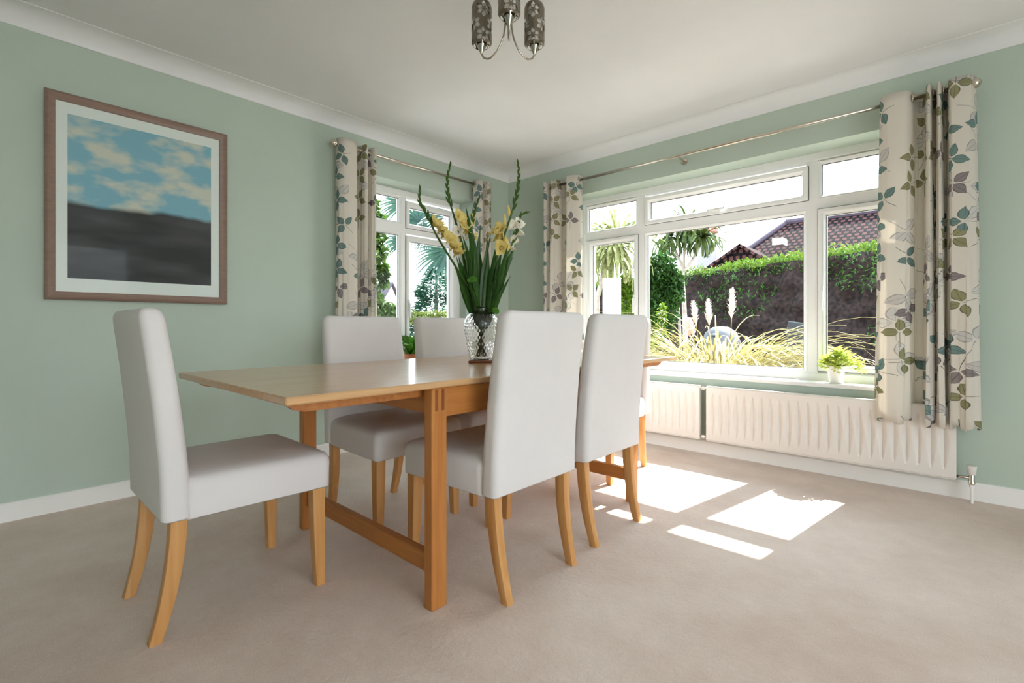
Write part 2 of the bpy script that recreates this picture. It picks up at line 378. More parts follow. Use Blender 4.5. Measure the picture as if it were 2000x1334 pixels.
# ------------------------------------------------------------------ windows
def frame_ring(mb, a0, a1, z0, z1, prof, put):
    """profile (inset from outer edge, depth) swept round a rectangle with mitred corners"""
    cor = lambda i: [(a0+i, z0+i), (a1-i, z0+i), (a1-i, z1-i), (a0+i, z1-i)]
    n = len(prof); base = len(mb.v)
    for c in range(4):
        for i, d in prof: a, z = cor(i)[c]; mb.v.append(tuple(put(a, z, d)))
    for c in range(4):
        c2 = (c+1) % 4
        for k in range(n):
            k2 = (k+1) % n; mb.f.append((base+c*n+k, base+c2*n+k, base+c2*n+k2, base+c*n+k2))
def window(name, A0, A1, Z0, Z1, mullions, transom, put, panes, sill):
    """put(a, z, depth) : a along the wall, depth outward from the inner frame face"""
    root = struct(empty(name))
    def slab(nm, a0, a1, z0, z1, d0, d1, mat, parent):
        mb = MB(); P = [put(a, z, d) for z in (z0, z1) for a, d in ((a0,d0),(a1,d0),(a1,d1),(a0,d1))]
        mb.add(P, [(0,3,2,1),(4,5,6,7),(0,1,5,4),(1,2,6,5),(2,3,7,6),(3,0,4,7)]); return mb.build(nm, mat, parent)
    mb = MB(); frame_ring(mb, A0, A1, Z0, Z1, [(0,.0),(.045,0),(.052,.006),(.058,.02),(.062,.024),(.062,.07),(0,.07)], put)
    fr = mb.build('frame', M['upvc'], root)
    for a0, a1 in mullions: slab('mullion', a0, a1, Z0+.05, Z1-.05, .002, .068, M['upvc'], root)
    z0, z1 = transom
    ed = [A0+.05]+[q for mu in mullions for q in mu]+[A1-.05]
    for k in range(0, len(ed), 2): slab('transom', ed[k], ed[k+1], z0, z1, .002, .068, M['upvc'], root)
    for kind, a0, a1, z0, z1, hd in panes:                 # glass edges
        if kind == 'sash':
            e = .046; mb = MB(); frame_ring(mb, a0-e, a1+e, z0-e, z1+e, [(0,-.006),(.003,-.016),(.026,-.018),(.032,-.014),(.042,.006),(.046,.010),(.046,.055),(0,.055)], put)
            sa = mb.build('sash', M['upvc'], root); dd = .018
            mb = MB(); frame_ring(mb, a0-e-.003, a1+e+.003, z0-e-.003, z1+e+.003, [(0,-.001),(.006,-.004),(.006,.002),(0,.002)], put); mb.build('sash_shadow_gap', M['gasket'], sa)  # black ring drawn as the shadow gap round the sash
            if hd:
                ha, hz, horiz = hd; hb = MB()
                bx = (ha-.05, ha+.05, hz-.011, hz+.011) if horiz else (ha-.010, ha+.010, hz-.05, hz+.05)
                h1 = slab('handle', *bx, -.030, -.017, M['upvc'], sa)
                if horiz: slab('handle', ha-.03, ha+.09, hz-.007, hz+.007, -.046, -.030, M['upvc'], sa)
                else: slab('handle', ha-.008, ha+.008, hz-.11, hz+.02, -.046, -.030, M['upvc'], sa)
            host = sa
        else:
            e = .022; mb = MB(); frame_ring(mb, a0-e, a1+e, z0-e, z1+e, [(0,.0),(.004,-.002),(.012,.002),(.022,.014),(.022,.05),(0,.05)], put); host = mb.build('bead', M['upvc'], root); dd = .024
        mb = MB(); frame_ring(mb, a0-.004, a1+.004, z0-.004, z1+.004, [(0,dd-.004),(.007,dd-.002),(.007,dd+.006),(0,dd+.006)], put); mb.build('gasket', M['gasket'], root)
        pn = slab('pane', a0-.01, a1+.01, z0-.01, z1+.01, dd, dd+.004, M['glass'], root)
    sl0, sl1, so = sill
    mb = MB(); P = []
    ring = [(.0, BZ0+.001), (.0, BZ0+.026), (-so+.004, BZ0+.026), (-so, BZ0+.022), (-so, BZ0+.004), (-so+.004, BZ0+.001)]
    mb.loft([[put(a, z, d) for d, z in ring] for a in (sl0, sl1)])
    mb.build('window_sill', M['trim'], root)
    return root
putR = lambda a, z, d: Vector((a, .2+d, z))
putL = lambda a, z, d: Vector((-.2-d, a, z))
win_right = window('window_1', BX0, BX1, BZ0+.026, BZ1, [(1.337,1.404),(2.610,2.680)], (1.735,1.802), putR, [
    ('fixed', .832, 1.315, 1.824, 2.035, None), ('sash', .878, 1.299, .683, 1.685, (1.318, 1.16, False)),
    ('sash', 1.456, 2.577, 1.848, 1.989, (1.99, 1.835, True)), ('fixed', 1.424, 2.592, .648, 1.715, None),
    ('fixed', 2.70, 3.19, 1.824, 2.035, None), ('sash', 2.726, 3.15, .683, 1.685, (2.703, 1.16, False))], (BX0+.001, BX1-.001, .212))
win_left = window('window_2', LY0, LY1, LZ0+.026, LZ1, [(-1.158,-1.108)], (1.755,1.832), putL, [
    ('fixed', -1.715, -1.175, 1.85, 2.056, None), ('fixed', -1.715, -1.175, .66, 1.735, None),
    ('sash', -1.065, -.600, 1.850, 1.991, None), ('sash', -1.065, -.600, .683, 1.69, (-1.09, 1.12, False))], (LY0+.001, LY1-.001, .212))

# ------------------------------------------------------------------ radiators
def radiator(label, x0, x1, z0, z1, nf, valve):
    root = thing('radiator', label, 'radiator', (0, 0, 0), 0, 'radiators below the wide window')
    yf, yb = -.098, -.062
    nx, nz = nf*8, 24; mb = MB(); mx_, mz = .022, .045
    X0, X1, Z0, Z1 = x0+mx_, x1-mx_, z0+mz, z1-mz
    xs = [x0, x0+.006]+[X0+(X1-X0)*i/nx for i in range(nx+1)]+[x1-.006, x1]
    zs = [z0, z0+.006]+[Z0+(Z1-Z0)*k/nz for k in range(nz+1)]+[z1-.006, z1]
    W = len(xs)
    for k, z in enumerate(zs):
        for i, x in enumerate(xs):
            y = yf
            if 2 <= i < W-2 and 2 <= k < len(zs)-2:
                t = (z-Z0)/(Z1-Z0); ph = ((x-X0)/(X1-X0)*nf) % 1.0
                env = max(0, 1-abs(2*t-1)); hw = .10+.36*env; dg = abs(ph-.5)   # lens shaped groove, deepest half way up
                y = yf+(.006+.016*env)*max(0, 1-dg/hw)*min(1, env*9)
            if i in (0, W-1) or k in (0, len(zs)-1): y = yf+.006
            mb.v.append((x, y, z))
    for k in range(len(zs)-1):
        for i in range(W-1): a = k*W+i; mb.f.append((a, a+1, a+1+W, a+W))
    mb.build('front_panel', M['rad'], root, angle=14)
    mb = MB().box(x0, x1, yb, yf+.031, z0, z1); mb.build('back_panel', M['rad'], root)
    mb = MB().box(x0+.003, x1-.003, yf+.004, yb, z1-.012, z1+.002, .001); mb.build('top_edge', M['rad'], root)
    mb = MB().box(x0+.003, x1-.003, yf+.004, yb, z0-.004, z0+.010, .001); mb.build('bottom_edge', M['rad'], root)
    for xx in (x0+.2, x1-.2): MB().box(xx-.02, xx+.02, yb, -.002, z0+.06, z1-.05).build('bracket', M['rad'], root)
    return root, z0, z1
ra, z0, z1 = radiator('long white radiator with pointed flutes beneath the window, nearer the right curtain', 2.036, 3.372, .117, .505, 24, True)
v = MB().tube([(3.372,-.08,.133), (3.425,-.08,.133)], .008, 10).build('valve_tail', M['chrome'], ra, smooth=True)
MB().lathe([(.007,-.133),(.007,-.05),(.010,-.048),(.010,-.03)], 12, (3.432,-.08,.133)).build('pipe', M['trim'], ra, angle=40)
v = MB().lathe([(.011,-.034),(.015,-.03),(.015,-.018),(.012,-.014),(.012,.016),(.010,.02)], 12, (3.432,-.08,.133)).build('valve_body', M['chrome'], ra, angle=40)
MB().lathe([(.014,.018),(.017,.024),(.0195,.05),(.021,.062),(.019,.066)], 16, (3.432,-.08,.133)).build('valve_cap', M['rad'], v, angle=40)
rb, z0, z1 = radiator('shorter white radiator behind the table end, left of the radiator joint', 1.02, 1.992, .118, .506, 17, False)
for z in (.135, .488):
    MB().tube([(1.99,-.08,z), (2.038,-.08,z)], .008, 10).build('link_pipe', M['rad'], ra, smooth=True)
    q = MB(); q.tube([(2.003,-.08,z), (2.025,-.08,z)], .013, 6); q.build('link_nut', M['rad'], ra)

# ------------------------------------------------------------------ curtain poles and curtains
def pole(label, p0, p1, inward, brackets):
    root = thing('curtain_pole', label, 'curtain pole', (0,0,0), 0, 'metal curtain poles')
    p0, p1 = Vector(p0), Vector(p1); d = (p1-p0).normalized()
    MB().tube([p0, p1], .0115, 14).build('rod', M['chrome'], root, smooth=True)
    for p, s in ((p0, -1), (p1, 1)):
        pts = [p+d*s*t for t in (-.004,.004,.006,.012,.016,.024,.034,.046,.058,.068,.074,.077)]
        MB().tube(pts, [.0115,.016,.016,.012,.013,.021,.026,.028,.026,.019,.010,.002], 20).build('finial', M['chrome'], root, smooth=True)
    for t in brackets:
        p = p0.lerp(p1, t); wv = Vector(inward); q = p - wv*.1
        bq = MB(); bq.tube([p+UP*-.012, q+wv*.004+UP*-.02], .007, 10); bq.tube([q+wv*.006+UP*-.02, q+UP*-.02], .024, 14)
        bq.build('bracket', M['chrome'], root, angle=40)
    return root
pole('long brushed metal curtain pole over the wide window', (.615,-.1,2.217), (3.395,-.1,2.217), (0,-1,0), (.03,.44,.985))
pole('short brushed metal curtain pole over the narrow window beside the picture', (.1,-1.885,2.247), (.1,-.44,2.247), (1,0,0), (.04,.97))

def curtain(label, pts, ztop, zbot, put, spread, eyelets):
    """pts: (along, offset into room) fold path at the pole; put(a, o, z)"""
    root = thing('curtain', label, 'curtain', (0,0,0), 0, 'leaf print eyelet curtains')
    pa = catmull([(a, o, 0) for a, o in pts], 9); amid = sum(p[0] for p in pa)/len(pa)
    L = [0]
    for i in range(1, len(pa)): L.append(L[-1]+(pa[i]-pa[i-1]).length)
    nz = 34; mb = MB(); uv = []
    for k in range(nz+1):
        t = k/nz; z = ztop+(zbot-ztop)*t
        for i, p in enumerate(pa):
            sag = math.sin(i*.9)*.006*t + math.sin(i*.37+3*t)*.008*t
            a = amid+(p[0]-amid)*(1+spread*t)+sag; o = p[1]*(1+.12*math.sin(2.2*t+i*.11))+.012*t*math.sin(i*.21+1.3)
            zz = z + (.012*math.sin(i*.33)*t if k == nz else 0)
            mb.v.append(tuple(put(a, o, zz))); uv.append((L[i], z))
    n = len(pa)
    for k in range(nz):
        for i in range(n-1): q = k*n+i; mb.f.append((q, q+1, q+1+n, q+n))
    mb.uv = uv; ob = mb.build('fabric', M['curtain'], root, smooth=True)
    sm = ob.modifiers.new('thickness', 'SOLIDIFY'); sm.thickness = .0025; sm.offset = 0
    for a in eyelets:                                        # metal rings where the cloth crosses the pole
        rg = [put(a+.002*math.sin(q), .021*math.sin(q), ztop-.038+.021*math.cos(q)) for q in [2*PI*k/20 for k in range(21)]]
        MB().tube(rg, .0042, 6, False).build('eyelet', M['chrome2'], root, smooth=True)
    return root
pR = lambda a, o, z: Vector((a, -.1-o, z))
pL = lambda a, o, z: Vector((.1+o, a, z))
curtain('leaf print curtain at the right end of the wide window, overlapping the radiator',
        [(3.06,-.045),(3.045,-.01),(3.06,.035),(3.10,.055),(3.16,.05),(3.185,.01),(3.20,-.035),(3.225,-.05),(3.245,-.02),(3.252,.03),(3.262,.055),(3.272,.02),(3.276,-.03),(3.284,-.05),(3.292,-.01),(3.297,.04),(3.306,.055),(3.314,.01),(3.318,-.035),(3.328,-.05),(3.338,-.01),(3.345,.04),(3.368,.055),(3.405,.05),(3.432,.03),(3.448,-.02)],
        2.255, .40, pR, .10, (3.05,3.19,3.252,3.276,3.297,3.318,3.345))
curtain('leaf print curtain at the left end of the wide window, close to the room corner',
        [(.562,-.03),(.572,.02),(.59,.052),(.612,.02),(.62,-.04),(.64,-.05),(.655,0),(.668,.05),(.70,.054),(.725,.01),(.735,-.04),(.77,-.055),(.80,-.045),(.82,-.005),(.835,.04),(.87,.058),(.915,.05),(.945,.015),(.95,-.03)],
        2.255, .40, pR, .06, (.615,.655,.728,.82,.945))
curtain('leaf print curtain beside the framed picture, left of the narrow window',
        [(-1.905,-.03),(-1.91,.02),(-1.885,.05),(-1.83,.058),(-1.78,.045),(-1.76,0),(-1.752,-.045),(-1.735,-.05),(-1.722,0),(-1.714,.045),(-1.696,.055),(-1.682,.01),(-1.676,-.04),(-1.66,-.05),(-1.648,0),(-1.64,.04),(-1.622,.05),(-1.612,.0)],
        2.285, .42, pL, .05, (-1.76,-1.722,-1.682,-1.648))
curtain('leaf print curtain behind the flowers, right of the narrow window',
        [(-.565,-.02),(-.56,.03),(-.54,.054),(-.51,.05),(-.492,.005),(-.486,-.045),(-.472,-.05),(-.462,0),(-.452,.045),(-.43,.055),(-.40,.05),(-.388,.01),(-.384,-.03)],
        2.285, .42, pL, .05, (-.565,-.492,-.462))

# ------------------------------------------------------------------ framed picture
def uvgrid(P, name, mat, parent):
    mb = MB(); mb.add(P, [(0,1,2,3)]); mb.uv = [(0,0),(1,0),(1,1),(0,1)]; return mb.build(name, mat, parent)
pic = thing('framed_picture', 'large framed print of pale blue sky over dark ground on green wall', 'picture', (0,-3.008,1.075))
PY0, PY1, PZ0, PZ1 = -.412, .412, 0, 1.055
putP = lambda a, z, d: Vector((.004+d, a, z))
mb = MB(); frame_ring(mb, PY0, PY1, PZ0, PZ1, [(0,0),(0,.022),(.004,.028),(.012,.032),(.030,.020),(.038,.017),(.042,.013),(.042,0)], putP); mb.build('frame', M['picframe'], pic, angle=30)
MB().box(.003, .012, PY0+.03, PY1-.03, PZ0+.03, PZ1-.03).build('mount', M['mount'], pic)
uvgrid([(.0135,-.325,.112),(.0135,.325,.112),(.0135,.325,.955),(.0135,-.325,.955)], 'print', M['print'], pic)
MB().box(.0150, .0165, PY0+.044, PY1-.044, PZ0+.044, PZ1-.044).build('glass', M['glass'], pic)

# ------------------------------------------------------------------ ceiling light
LC = Vector(atD(993, 100, 2.13)); LC.z = 0
lamp = thing('ceiling_light', 'three arm ceiling light with pierced silver shades', 'ceiling light', (LC.x, LC.y, 0))
MB().lathe([(.0,ZC-.03),(.03,ZC-.03),(.055,ZC-.012),(.058,ZC)], 24, (0,0,0)).build('ceiling_rose', M['chrome2'], lamp, angle=40)
MB().tube([(0,0,2.30),(0,0,ZC-.02)], .012, 12).build('stem', M['chrome2'], lamp, smooth=True)
MB().lathe([(.001,2.25),(.008,2.258),(.02,2.29),(.024,2.31),(.018,2.325),(.010,2.33)], 16).build('hub', M['chrome2'], lamp, smooth=True)
fwa = math.atan2(-FW.y, -FW.x)+.03
def shade_mesh(r, z0, z1):
    mb = MB(); na, nz = 96, 76
    pf = lambda t: r*(1-.16*max(0, (t-.86)/.14)**2 - .22*max(0, (.08-t)/.08)**2)
    for k in range(nz+1):
        for i in range(na): t = k/nz; a = 2*PI*i/na; q = pf(t); mb.v.append((q*math.cos(a), q*math.sin(a), z0+(z1-z0)*t))
    hgt = z1-z0; cir = 2*PI*r; nfl = 3; cell = cir/nfl
    for k in range(nz):
        for i in range(na):
            x = (i+.5)/na*cir; z = (k+.5)/nz*hgt; hole = False
            for row, zc in enumerate((.030, .084, .142)):
                xx = (x/cell+.5*((row+1) % 2)) % 1.0; dx = (xx-.5)*cell; dz = z-zc; rr = math.hypot(dx, dz); th = math.atan2(dz, dx)
                if .008 < rr < .038:
                    ph = (th % (PI/3))-PI/6; u = rr*math.cos(ph); vv = abs(rr*math.sin(ph))
                    if vv < .0098*math.sin(PI*min(1, max(0, (u-.008)/.028))): hole = True
            if not hole: a = k*na+i; bq = k*na+(i+1) % na; mb.f.append((a, bq, bq+na, a+na))
    return mb
sm_ = shade_mesh(.046, 2.205, 2.395).mesh('shade', True); sm_.materials.append(M['shade'])
for k in range(3):
    a = fwa+k*2*PI/3; c, s = math.cos(a), math.sin(a); R_ = .138
    pt = lambda r, z: (r*c, r*s, z)
    arm = MB().tube(catmull([pt(.010,2.33), pt(.016,2.27), pt(.026,2.215), pt(.055,2.165), pt(.092,2.140), pt(.122,2.146), pt(R_,2.172), pt(R_,2.19)], 7), .0042, 8).build('arm', M['chrome2'], lamp, smooth=True)
    MB().lathe([(.003,2.166),(.006,2.172),(.027,2.216),(.030,2.232),(.028,2.236),(.012,2.234)], 20, (R_*c, R_*s, 0)).build('cup', M['chrome2'], lamp, angle=40)
    so = bpy.data.objects.new('shade', sm_); COL.objects.link(so); so.parent = lamp; so.location = (R_*c, R_*s, 0); so.rotation_euler = (0,0,fwa+(.15,-.2,.25)[k])
    MB().lathe([(.030,2.224),(.036,2.23),(.037,2.375),(.034,2.38),(.002,2.381)], 24, (R_*c, R_*s, 0)).build('inner_glass', M['frost'], so).parent = lamp

# ------------------------------------------------------------------ dining table
TX0, TX1, TY0, TY1, TZ = 1.11, 2.112, -3.105, -.765, .757
tb = thing('dining_table', 'long extending wooden dining table with straight legs and end rails', 'table', (1.611,-1.935,0))
ox, oy = -1.611, 1.935
def tpart(name, mat, *bx, bev=.003, par=None): return MB().box(bx[0]+ox, bx[1]+ox, bx[2]+oy, bx[3]+oy, bx[4], bx[5], bev).build(name, mat, par or tb)
tpart('tabletop', M['tabletop'], TX0, TX1, TY0, TY1, TZ-.023, TZ, bev=.004)
LW, LD = .042, .064
for yc in (-2.600, -1.268):
    for x0 in (1.118, 2.106-LW):
        lg = tpart('leg', M['tableleg'], x0, x0+LW, yc-LD/2, yc+LD/2, 0, TZ-.0235)
        fx = x0+LW if x0 > 1.6 else x0; e = (fx-.002, fx+.0012) if x0 > 1.6 else (fx-.0012, fx+.002)
        for dy in (-.018, .009): tpart('tenon', M['tenon'], e[0], e[1], yc+dy, yc+dy+.011, TZ-.098, TZ-.028, bev=0, par=lg)
    tpart('end_rail', M['tablerail'], 1.118+LW, 2.106-LW, yc-.016, yc+.016, .108, .174)
    tpart('cross_apron', M['tablerail'], 1.118+LW, 2.106-LW, yc-.014, yc+.014, .645, TZ-.0235)
for x0 in (1.124, 2.076): tpart('apron', M['tableapron'], x0, x0+.024, -2.568, -1.30, .634, TZ-.0235)
for y0, y1 in ((TY0+.035, -2.28), (-1.59, TY1-.035)):       # leaf runners with rounded noses
    for xc in (1.215, 2.020):
        n0 = y0 < -2; ya, yb = (y0, y1) if n0 else (y1, y0); sg = 1 if n0 else -1
        pf = [(ya, TZ-.024), (ya, TZ-.032), (ya+sg*.02, TZ-.048), (ya+sg*.05, TZ-.056), (yb, TZ-.056), (yb, TZ-.024)]
        q = MB(); q.loft([[(xc-.014+ox, y+oy, z) for y, z in pf], [(xc+.014+ox, y+oy, z) for y, z in pf]]); q.build('leaf_runner', M['tablerail'], tb)

# ------------------------------------------------------------------ dining chairs
def make_chair():
    root = thing('dining_chair', '', 'chair', (0,0,0), 0, 'white slipcovered dining chairs')
    # seat: trapezoid cushion under a fitted cover
    def seat_ring(z, ins, zf=None, r=.035):
        yb, yf = -.195, .262-ins*.9; pts = rrect(0, (yb+yf)/2, .248-ins, (yf-yb)/2, max(.012, r-ins*.2), z, 6)
        out = []
        for x, y, zz in pts:
            k = 1-.055*(1-(y-yb)/(yf-yb)); x *= k; out.append((x, y, zz if zf is None else zf(x, y)))
        return out
    hem = lambda x, y: .352+.020*max(0, 1-(x/.24)**2)*(1 if y > .15 else 0)+.016*max(0, 1-((y-.03)/.22)**2)*(1 if abs(x) > .15 else 0)
    rings = [seat_ring(0, .006, lambda x, y: hem(x, y)+.02), seat_ring(0, .002, hem), seat_ring(0, 0, lambda x, y: hem(x, y)+.004), seat_ring(.40, .0), seat_ring(.44, -.002), seat_ring(.462, .002), seat_ring(.474, .010), seat_ring(.481, .024), seat_ring(.487, .06), seat_ring(.491, .12), seat_ring(.492, .19)]
    MB().loft(rings).build('seat', M['fabric'], root, smooth=True)
    # back: tall gently raked pad whose cover drops below the seat
    def back_ring(z, ins=0, zf=None):
        t = (z-.365)/.62; yc = -.214-.020*t-.052*max(0, t-.15)**1.5; hw = .236-.010*t+.003*math.sin(PI*t); ht = .0395-.007*t
        pts = rrect(0, yc, hw-ins, max(.004, ht-ins*.8), max(.0035, min(.026, ht-.004)-ins*.75), z, 6)
        return [(x, y, z if zf is None else zf(x, y)) for x, y, _ in pts]
    bh = lambda x, y: .360+.022*max(0, 1-(x/.225)**2)
    rings = [back_ring(.365, .006, lambda x, y: bh(x, y)+.02), back_ring(.365, .002, bh), back_ring(.365, 0, lambda x, y: bh(x, y)+.004)]
    rings += [back_ring(z) for z in (.42,.48,.54,.60,.66,.72,.78,.84,.89,.93,.955)]
    rings += [back_ring(z, i) for z, i in ((.970,.002),(.980,.006),(.987,.012),(.991,.019),(.993,.027))]
    MB().loft(rings).build('backrest', M['fabric'], root, smooth=True)
    for sx in (-1, 1):
        q = MB(); q.loft([rrect(sx*xc, y, h, h, .004, z, 2) for xc, y, h, z in ((.219,.226,.0165,0),(.215,.221,.021,.2),(.213,.218,.0235,.375))])
        q.build('leg', M['beech'], root)
        q = MB(); rr = []
        for k in range(9):
            t = k/8; z = .385*t; y = -.262+.056*(1-(1-t)**2.1); rr.append(rrect(sx*(.186+.012*t), y, .0155+.004*t, .0165+.006*math.sin(PI*min(1, t*1.1)*.6), .004, z, 2))
        q.loft(rr); q.build('leg', M['beech'], root, angle=40)
    return root
proto = make_chair()
seats = [((1.437,-3.022), 0, 'white slipcovered chair at the near head of the table, seen side on below the picture'),
         ((1.990,-2.240), 90, 'white slipcovered chair with its back to us, right of the nearest table leg'),
         ((1.972,-1.672), 90, 'white slipcovered chair with its back to us, nearer the radiator'),
         ((1.280,-2.237), -90, 'white slipcovered chair across the table facing us, nearer the framed picture'),
         ((1.280,-1.668), -90, 'white slipcovered chair across the table facing us, behind the glass vase'),
         ((1.637,-.885), 180, 'white slipcovered chair at the far head of the table, mostly hidden beside the radiator')]
for i, ((x, y), rz, lb) in enumerate(seats):
    o = proto if i == 0 else copy_tree(proto)
    o.location = (x, y, 0); o.rotation_euler = (0,0,math.radians(rz)); o['label'] = lb

# ------------------------------------------------------------------ vase, coaster, gladioli
VC = Vector((1.603, -1.923, 0)); vd = (VC-CAM).dot(FW)
cs = tag(MB().box(-.062, .062, -.062, .062, 0, .011, .003).build('coaster', M['coaster'], None, loc=(VC.x, VC.y, TZ+.0005)), 'small square wooden coaster under the glass vase', 'coaster')
cs.rotation_euler = (0, 0, YAW)
VZ = TZ+.012
vase = thing('vase', 'clear bubble textured glass vase of flowers on the table', 'vase', (VC.x, VC.y, VZ))
vp = [(.050,0),(.057,.004),(.063,.03),(.071,.065),(.078,.10),(.083,.135),(.0865,.165),(.0865,.185),(.082,.205),(.070,.225),(.055,.238),(.044,.246),(.039,.253),(.0385,.262),(.041,.268)]
def vr(z):
    for (r0, z0), (r1, z1) in zip(vp, vp[1:]):
        if z <= z1: return r0+(r1-r0)*(z-z0)/(z1-z0)
    return vp[-1][0]
mb = MB(); rings = []; NA, NZ = 168, 96; H = .268; NB = 24
for k in range(NZ+1):
    z = H*k/NZ; rg = []
    for i in range(NA):
        a = 2*PI*i/NA; r = vr(z); row = z/.0165; 
        if .006 < z < .236:
            f = abs(math.sin(a*NB/2+PI/2*(0)))*0; u = math.cos(a*NB)*math.cos(PI*row); r += .0028*max(0, u)
        rg.append((r*math.cos(a), r*math.sin(a), z))
    rings.append(rg)
for k in range(30, -1, -1):
    z = .008+(H-.008)*k/30; r = vr(z)-.0045; rings.append([(r*math.cos(2*PI*i/NA), r*math.sin(2*PI*i/NA), z) for i in range(NA)])
mb.loft(rings).build('glass_body', M['vglass'], vase, smooth=True)
MB().lathe([(vr(z)-.006, z) for z in (.0095,.02,.04,.06,.08,.10)], 48).build('water', M['water'], vase, angle=40)

def petal_mesh(name, mat, ln, wd, curl):
    mb = MB()
    for ring in range(2):
        for k in range(3):
            a = 2*PI*k/3+ring*PI/3; c, s = math.cos(a), math.sin(a); n0 = len(mb.v); L_ = ln*(1-.12*ring)
            for i in range(6):
                t = i/5; wv = wd*math.sin(PI*(.12+.80*t))**.8; rad = .004+L_*.62*t**1.5; z = L_*.85*t-curl*t**3
                for j in (-1, -.5, 0, .5, 1):
                    q = j*wv*.5; rr = rad+.004*(1-j*j)-.006*ring*t; zz = z+.006*math.sin(j*5+k*2+i)*t
                    mb.v.append((rr*c-q*s, rr*s+q*c, zz))
            for i in range(5):
                for j in range(4): p = n0+i*5+j; mb.f.append((p, p+1, p+6, p+5))
    mb.lathe([(.0035,-.02),(.005,-.012),(.0045,.004)], 6)
    m = mb.mesh(name, True); m.materials.append(mat); return m
PETY = petal_mesh('blossom', M['petaly'], .062, .050, .018); PETW = petal_mesh('blossom', M['petalw'], .050, .042, .014)
bm_ = MB().lathe([(.001,0),(.006,.008),(.0075,.02),(.005,.038),(.001,.05)], 7); BUDG = bm_.mesh('bud', True); BUDG.materials.append(M['glads'])
bm_ = MB().lathe([(.002,-.012),(.008,.004),(.011,.022),(.008,.042),(.002,.055)], 8); BUDY = bm_.mesh('bud', True); BUDY.materials.append(M['petaly'])
rg_ = random.Random(3)
def put_obj(name, mesh, parent, p, dirv, sc):
    o = bpy.data.objects.new(name, mesh); COL.objects.link(o); o.parent = parent
    o.location = p - parent.location; q = Vector(dirv).to_track_quat('Z', 'Y'); o.rotation_euler = q.to_euler(); o.scale = (sc, sc, sc); return o
MOUTH = VC+UP*(VZ+.262)
def blade(mb, p0, p1, width, bend, roll):
    p0, p1 = Vector(p0), Vector(p1); ax = (p1-p0); L = ax.length; ax.normalize()
    side = (RT*math.cos(roll)+FW*math.sin(roll)); side = (side-ax*side.dot(ax)).normalized(); nn = ax.cross(side); n0 = len(mb.v); sg = 9
    for i in range(sg+1):
        t = i/sg; c = p0+ax*(L*t)+bend*math.sin(PI*t*.9)*L; wv = width*.5*(min(1, .55+t*1.6))*(1 if t < .55 else max(.03, math.cos((t-.55)/.45*PI/2)))
        mb.v += [tuple(c-side*wv+nn*wv*.3), tuple(c), tuple(c+side*wv+nn*wv*.3)]
        if i < sg: a = n0+i*3; mb.f += [(a, a+1, a+4, a+3), (a+1, a+2, a+5, a+4)]
stems = [  # label, stem pixels, depth offset at tip, blossoms (px, py, kind), leaves (tip px)
 ('gladiolus leaning left with yellow blossoms and a bent bare tip', [(935,596),(905,545),(872,492),(850,455),(835,420),(821,396),(820,370)], -.05, [(853,436,'y'),(862,446,'y'),(870,456,'y'),(878,466,'y'),(886,478,'y'),(893,490,'y')], [(884,513),(895,505),(905,490)]),
 ('gladiolus with yellow blossoms and tall green spike in front of the window', [(937,596),(918,530),(898,460),(886,420),(876,385),(874,350),(879,323)], .03, [(899,424,'y'),(907,438,'y'),(915,450,'y'),(893,452,'w'),(925,455,'w'),(902,462,'w'),(932,468,'yb')], [(900,458),(912,452),(920,470)]),
 ('short green gladiolus spike in the middle of the vase', [(940,596),(930,520),(922,450),(926,415),(935,388)], .07, [(921,437,'yb'),(928,462,'w')], [(908,404),(931,470),(941,438)]),
 ('tallest gladiolus leaning right with yellow blossoms below its spike', [(944,596),(960,540),(978,480),(995,430),(1008,385),(1013,350),(1012,320)], -.02, [(968,450,'y'),(977,447,'y'),(986,470,'y'),(979,484,'y'),(974,460,'y'),(984,432,'yb'),(991,415,'yb')], [(962,455),(975,505),(955,480)]),
 ('rightmost gladiolus with small white blossoms', [(946,596),(968,545),(990,500),(1006,460),(1015,425),(1028,416)], .06, [(1014,437,'w'),(1017,452,'w'),(1003,440,'w'),(1004,468,'w'),(1000,482,'w')], [(1008,478),(1004,500),(990,515)])]
